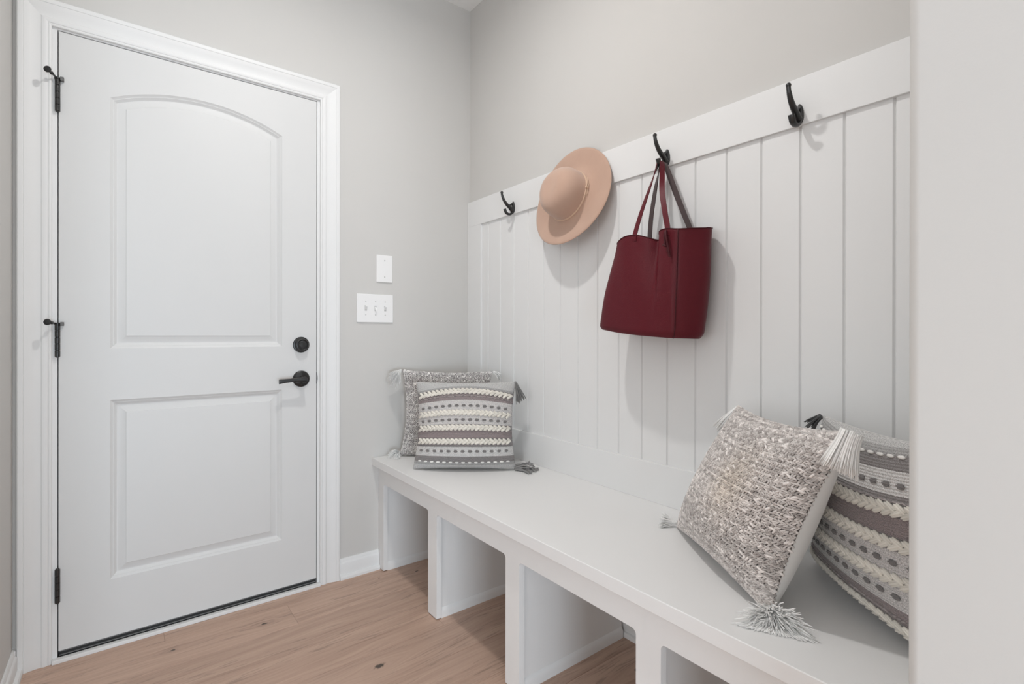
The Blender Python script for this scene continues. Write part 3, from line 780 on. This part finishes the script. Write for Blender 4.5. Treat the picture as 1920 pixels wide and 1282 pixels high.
def cover(name, pl, side, m, parent, n=72, wk=0.):
    k = np.linspace(-1, 1, n+1); q = np.sin(k*PI/2)
    U, W = np.meshgrid(q, q); P = pl.S(U, W, side).reshape(-1, 3)
    uv = np.stack([(U.ravel()+1)/2, (W.ravel()+1)/2], 1)
    uv[:, 1] = uv[:, 1] + warp_v(U.ravel(), uv[:, 1], wk)
    i = np.arange(n); I, J = np.meshgrid(i, i); a = (J*(n+1)+I).ravel()
    F = np.stack([a, a+1, a+n+2, a+n+1], 1)
    return build(name, P, F, m, parent, smooth=True, uvs=uv)
def capsule(ns=6, nr=4):
    """unit stitch: long axis x (-1..1), section radius 1 in y and z"""
    V = [(-1, 0, 0)]
    for i in range(1, nr):
        x = -math.cos(PI*i/nr); r = math.sin(PI*i/nr)**.7
        for k in range(ns): V.append((x, r*math.cos(2*PI*k/ns), r*math.sin(2*PI*k/ns)))
    V.append((1, 0, 0)); F = []
    for k in range(ns): F.append((0, 1+(k+1) % ns, 1+k, 1+k))
    for i in range(nr-2):
        for k in range(ns): F.append((1+i*ns+k, 1+i*ns+(k+1) % ns, 1+(i+1)*ns+(k+1) % ns, 1+(i+1)*ns+k))
    l = len(V)-1
    for k in range(ns): F.append((1+(nr-2)*ns+k, 1+(nr-2)*ns+(k+1) % ns, l, l))
    return np.array(V, float), F
def place(pl, u, v, ang, ln, wd, ht, lift, cols_, side=1, tmpl=None, bow=None):
    TV, TF = tmpl if tmpl else capsule()
    P, tu, tv, n = pl.frame(np.asarray(u, float), np.asarray(v, float), side)
    ca, sa = np.cos(ang)[:, None], np.sin(ang)[:, None]
    ax = tu*ca+tv*sa; ay = -tu*sa+tv*ca
    m = len(u)
    V = P[:, None, :] + n[:, None, :]*np.asarray(lift).reshape(-1, 1, 1) + ax[:, None, :]*(TV[None, :, 0:1]*np.asarray(ln).reshape(-1, 1, 1)) + ay[:, None, :]*(TV[None, :, 1:2]*np.asarray(wd).reshape(-1, 1, 1)) + n[:, None, :]*(TV[None, :, 2:3]*np.asarray(ht).reshape(-1, 1, 1))
    V[..., 2] = np.maximum(V[..., 2], BZ+.0004)
    C = np.repeat(np.asarray(cols_)[:, None, :], len(TV), 1)
    Fs = []
    for j in range(m):
        o = j*len(TV)
        for f in TF: Fs.append(tuple(i+o for i in (f if f[2] != f[3] else f[:3])))
    return V.reshape(-1, 3), Fs, C.reshape(-1, 3)
def tassel(parent, origin, direction, length, spread, n=60, r=.0011, color=(.74, .73, .70), droop=.3, jitter=.1, floor=None, label=None, curl=0., flat=None, neck=.006, segn=6, wallx=None):
    d0 = np.array(direction, float); d0 /= np.linalg.norm(d0); o = np.array(origin, float)
    V = []; F = []; C = []
    a = np.cross(d0, [0, 0, 1.]); a = a/np.linalg.norm(a) if np.linalg.norm(a) > 1e-3 else np.array([1., 0, 0]); b = np.cross(d0, a)
    for k in range(n):
        th = rng.random()*2*PI; rad = math.sqrt(rng.random())
        off = (a*math.cos(th)+b*math.sin(th))*rad
        L_ = length*(.78+.25*rng.random()); ph = rng.random()*6
        sd = off*spread
        if flat is not None: sd = sd - np.array(flat)*(sd@np.array(flat))*.75
        pts = []
        for i in range(segn+1):
            t = i/segn
            p = o + off*neck*(1-.3*t) + (d0 + sd*t**.8)*L_*t + np.array([0, 0, -1])*droop*L_*t*t
            p = p + (a*math.sin(ph+t*5)+b*math.cos(ph*1.3+t*6))*curl*t
            if floor is not None and p[2] < floor+r: p[2] = floor + r + .004*rad*(1-t) + .0015*abs(math.sin(ph*3))
            if wallx is not None: p[0] = min(p[0], wallx)
            pts.append(tuple(p))
        v, f = tube_data(pts, [r]*segn+[r*.6], 4); oo = len(V); V += v; F += [tuple(i+oo for i in q) for q in f]
        c = np.array(color)*(.82+.3*rng.random()); C += [c]*len(v)
    v, f = icos(tuple(o+d0*.004), .0065, 1, 1, 1, 10, 6); oo = len(V); V += v; F += [tuple(i+oo for i in q) for q in f]; C += [np.array(color)*.95]*len(v)
    t = build('tassel', V, F, M_yarn, parent, smooth=True, colors=np.clip(np.array(C), 0, 1))
    return t
LG = (.66, .63, .615, 1); LG2 = (.70, .68, .665, 1); DK = (.265, .245, .240, 1); MV = (.300, .248, .246, 1); MG = (.41, .40, .392, 1); EG = (.56, .55, .54, 1)
def bands(flip):
    # v from the bottom edge of the corner pillow upward
    b = [(0, EG), (.040, MG), (.075, DK), (.092, DK), (.150, LG2), (.262, DK), (.300, DK), (.365, MV), (.455, DK), (.520, LG), (.690, LG), (.800, MV), (.868, DK), (.935, MG), (.960, EG)]
    if flip:
        c = []; ps = [p for p, _ in b]+[1.0]
        for i in range(len(b)-1, -1, -1): c.append((1-ps[i+1], b[i][1]))
        b = c
    return b
M_band = banded_material('banded_weave', bands(False)); M_bandf = banded_material('banded_weave_turned', bands(True))
CREAM = np.array((.74, .70, .63)); KNOT = np.array((.185, .172, .168))
def striped(name, pl, flip, label, nb=22):
    wk = -.35 if flip else 1.0
    def vp(u, v0):
        x = 1-v0 if flip else v0
        u = np.asarray(u, float); return (x-warp_v(u, x, wk))*2-1
    base = (pl.c[0]+pl.c[1])/2; root = empty(name, tuple(base)); tag(root, label, 'pillow', 'patterned throw pillows on the bench')
    cover('front_cover', pl, 1, M_bandf if flip else M_band, root, 96, wk); cover('back_cover', pl, -1, M_back, root, 40)
    fv = (lambda x: 1-x) if flip else (lambda x: x)
    for v0 in (.900, .655, .487, .330):
        U = []; W = []; A = []; LN = []; C = []; LF = []
        for r_, sg in ((-1, 1), (1, -1)):
            for k in range(nb):
                u = -.945+1.89*(k+.5+(.0 if r_ < 0 else .25))/nb; ang = sg*(.53+rng.normal(0, .035)); tone = .90+.16*rng.random(); v_ = float(vp(u, v0))+r_*.0250
                for ply in (-1, 0, 1):      # three plies to each lobe of the plait
                    d = ply*.0031; U.append(u-math.sin(ang)*d/.21); W.append(v_+math.cos(ang)*d/.18)
                    A.append(ang); LN.append(.0128 if ply == 0 else .0114); LF.append(.0042 if ply == 0 else .0026); C.append(CREAM*tone*(1.04 if ply == 0 else .97))
        m = len(U); V, F, Cc = place(pl, U, W, np.array(A), LN, np.full(m, .00265), np.full(m, .0036), LF, C, tmpl=capsule(7, 6))
        build('braid', V, F, M_yarn, root, smooth=True, colors=Cc)
    # running stitch
    U = []; W = []; C = []; LN = []
    for k in range(15):
        u = -.93+1.86*(k+.5)/15; U.append(u); W.append(float(vp(u, .082))); C.append(np.array((.80, .78, .75))*(.95+.08*rng.random())); LN.append(.0078)
    m = len(U); V, F, Cc = place(pl, U, W, np.zeros(m), LN, np.full(m, .0036), np.full(m, .0036), np.full(m, .0012), C, tmpl=capsule(8, 6)); build('running_stitch', V, F, M_yarn, root, smooth=True, colors=Cc)
    # dark thin tufted ridge beside the mauve bands
    for vv in (.845, .292, ):
        U = -.96+1.92*(np.arange(46)+.5)/46; m = 46
        V, F, Cc = place(pl, U, vp(U, vv), rng.normal(0, .25, m), np.full(m, .0052), np.full(m, .0018), np.full(m, .0022), np.full(m, .0010), [np.array((.30, .265, .26))*(.7+.7*rng.random()) for _ in range(m)])
        build('ribbed_row', V, F, M_yarn, root, smooth=True, colors=Cc)
    # dark knots, each its own
    TV, TF = capsule(8, 6); Ft = [tuple(f if f[2] != f[3] else f[:3]) for f in TF]
    kme = None
    for v0 in (.735, .575, .215):
        nk = 13
        for k in range(nk):
            u = -.93+1.86*(k+.5)/nk
            P, tu, tv, nn = pl.frame(np.array([u]), vp(np.array([u]), v0))
            if kme is None:
                KV = []; KF = []
                for q, (dy, hl, hz) in enumerate(((-.0029, .0066, .0018), (0, .0090, .0034), (.0029, .0066, .0018))):
                    o_ = len(KV); KV += (TV*np.array([hl, .0023, .0024])+np.array([0, dy, hz*.5])).tolist(); KF += [tuple(x+o_ for x in f) for f in Ft]
                kme = bpy.data.meshes.new('knot'); kme.from_pydata(KV, [], KF); kme.materials.append(M_yarn)
                ca_ = kme.color_attributes.new('yarn', 'FLOAT_COLOR', 'POINT'); c = np.ones((len(KV), 4), np.float32); c[:, :3] = KNOT; ca_.data.foreach_set('color', c.ravel())
                kme.polygons.foreach_set('use_smooth', [True]*len(kme.polygons))
            o = bpy.data.objects.new('knot', kme); COL.objects.link(o); o.parent = root
            R = Matrix.Identity(4)
            for i in range(3): R[i][0] = tu[0][i]; R[i][1] = tv[0][i]; R[i][2] = nn[0][i]; R[i][3] = P[0][i]+nn[0][i]*.0008-worg(root)[i]
            # four curved plies give each knot its wrapped look
            o.matrix_local = R
    return root
def woven(name, pl, label, nu, nv, ln, wd, cover_m, light, dark, zig, tint=None, group='patterned throw pillows on the bench'):
    base = (pl.c[0]+pl.c[1])/2; root = empty(name, tuple(base)); tag(root, label, 'pillow', group)
    cover('front_cover', pl, 1, cover_m, root, 60); cover('back_cover', pl, -1, M_back, root, 48)
    j, i = np.meshgrid(np.arange(nv), np.arange(nu), indexing='ij')
    u = -.998+1.996*(i+.5+.5*(j % 2))/(nu+.5); v = -.992+1.984*(j+.5)/nv
    u = pl.arc((u+rng.normal(0, .0022, u.shape)).ravel()); v = pl.arc((v+rng.normal(0, .0018, v.shape)).ravel(), True)
    jj = j.ravel(); ii = i.ravel()
    if zig == 'rows': A = np.where(jj % 2 == 0, .70, -.45)+rng.normal(0, .20, len(u))
    else: A = np.where((ii//1) % 2 == 0, .95, -.95)+rng.normal(0, .22, len(u))
    L_ = ln*(.85+.35*rng.random(len(u))); big = rng.random(len(u)) < .03; L_[big] *= 1.35
    W_ = wd*(.85+.3*rng.random(len(u))); W_[big] *= 1.25
    t = rng.random(len(u))**1.25; C = np.array(dark)[None]*(t[:, None])+np.array(light)[None]*(1-t[:, None])
    # heathered rows: whole rows drift darker or warmer
    rowt = (.93+.14*np.sin(jj*.9+3*np.sin(jj*.37)))[:, None]; C = C*rowt
    if tint is not None:
        w = np.exp(-(((u-tint[0])/.26)**2+((v-tint[1])/.42)**2))[:, None]; C = C*(1-w*.55)+C*np.array(tint[2])[None]*w*.55
    C[big] = np.array(light)*1.12
    V, F, Cc = place(pl, u, v, A, L_, W_, W_*.95, np.full(len(u), wd*.45)+rng.random(len(u))*wd*.35, C, tmpl=capsule(6, 4))
    s = build('woven_yarn', V, F, M_yarn, root, smooth=True, colors=np.clip(Cc, 0, 1)); s['kind'] = 'stuff'
    return root
M_under = mat('dark_under_weave', (.13, .115, .11), .95)
M_under2 = mat('grey_under_weave', (.20, .185, .182), .95)

# corner pair ---------------------------------------------------
P2 = Pillow((-.466, -.292, .506), (-.132, -.560, .506), (-.436, -.262, .862), (-.098, -.512, .862), .085, .085, (-1, -1, .2), Tb=.070, pv=.03)
p2 = striped('throw_pillow', P2, False, 'grey and cream banded pillow with braided rows, standing in front of the corner pillow')
P1 = Pillow((-.408, -.046, .506), (-.075, -.305, .506), (-.398, -.052, .898), (-.068, -.296, .890), .062, .125, (-1, -1, .2), Tb=.060, pv=.055)
p1 = woven('throw_pillow', P1, 'light grey knobbly pillow in the corner, half hidden behind the banded one', 74, 84, .0042, .0021, M_under2, (.82, .79, .77), (.34, .315, .31), 'cols')
# right pair ----------------------------------------------------
P3 = Pillow((-.148, -1.336, .507), (-.398, -1.716, .507), (-.154, -1.519, .876), (-.417, -1.863, .892), .085, .095, (-1, .5, .2), Tb=.100)
p3 = woven('throw_pillow', P3, 'chunky basket-woven grey pillow with white back and four white tassels, leaning at the right end', 72, 90, .0054, .00235, M_under, (.80, .75, .72), (.40, .36, .34), 'rows', tint=(.25, .15, (1.08, 1.0, .86)))
P4 = Pillow((-.066, -1.672, .507), (-.353, -1.992, .507), (-.092, -1.695, .870), (-.372, -1.988, .880), .075, .050, (-1, 1, .2), Tb=.050)
p4 = striped('throw_pillow', P4, True, 'grey and cream banded pillow behind the white-tasselled one, cut off by the near wall')
WH = (.74, .735, .71); GR = (.21, .205, .20)
# tassels: corner pair
WH = (.86, .855, .84)
tassel(p1, (-.405, -.050, .896), (-.80, -.45, -.15), .058, .62, 300, .0009, WH, .55)
tassel(p1, (-.412, -.050, .522), (-.75, -.50, .25), .055, .62, 240, .0009, WH, .5, floor=BZ)
tassel(p1, (-.064, -.300, .888), (.5, -.65, -.2), .035, .5, 40, .0011, WH, .5, wallx=-.018)
tassel(p2, (-.1005, -.509, .861), (.25, -.40, -.80), .058, .40, 60, .0014, (.24, .235, .23), .55, wallx=-.018)
tassel(p2, (-.1335, -.558, .510), (.50, -.75, .25), .086, .45, 34, .0034, (.27, .262, .258), .35, floor=BZ, curl=.008, wallx=-.018, neck=.016)
# tassels: right pair
tassel(p3, (-.152, -1.517, .872), (-.25, .62, -.60), .060, .42, 240, .0009, WH, .5)
tassel(p3, (-.146, -1.332, .517), (-.38, .80, .12), .050, .62, 130, .0011, WH, .3, floor=BZ)
tassel(p3, (-.420, -1.864, .894), (-.22, .26, -.80), .056, .36, 420, .0012, (.90, .885, .86), .3, neck=.018)
tassel(p3, (-.404, -1.722, .518), (-.55, -.30, .05), .056, 1.15, 480, .0014, WH, .5, floor=BZ, curl=.004, neck=.012)
tassel(p4, (-.086, -1.688, .866), (-.1, .85, -.55), .034, .5, 36, .0014, (.10, .10, .10), .5, wallx=-.018)
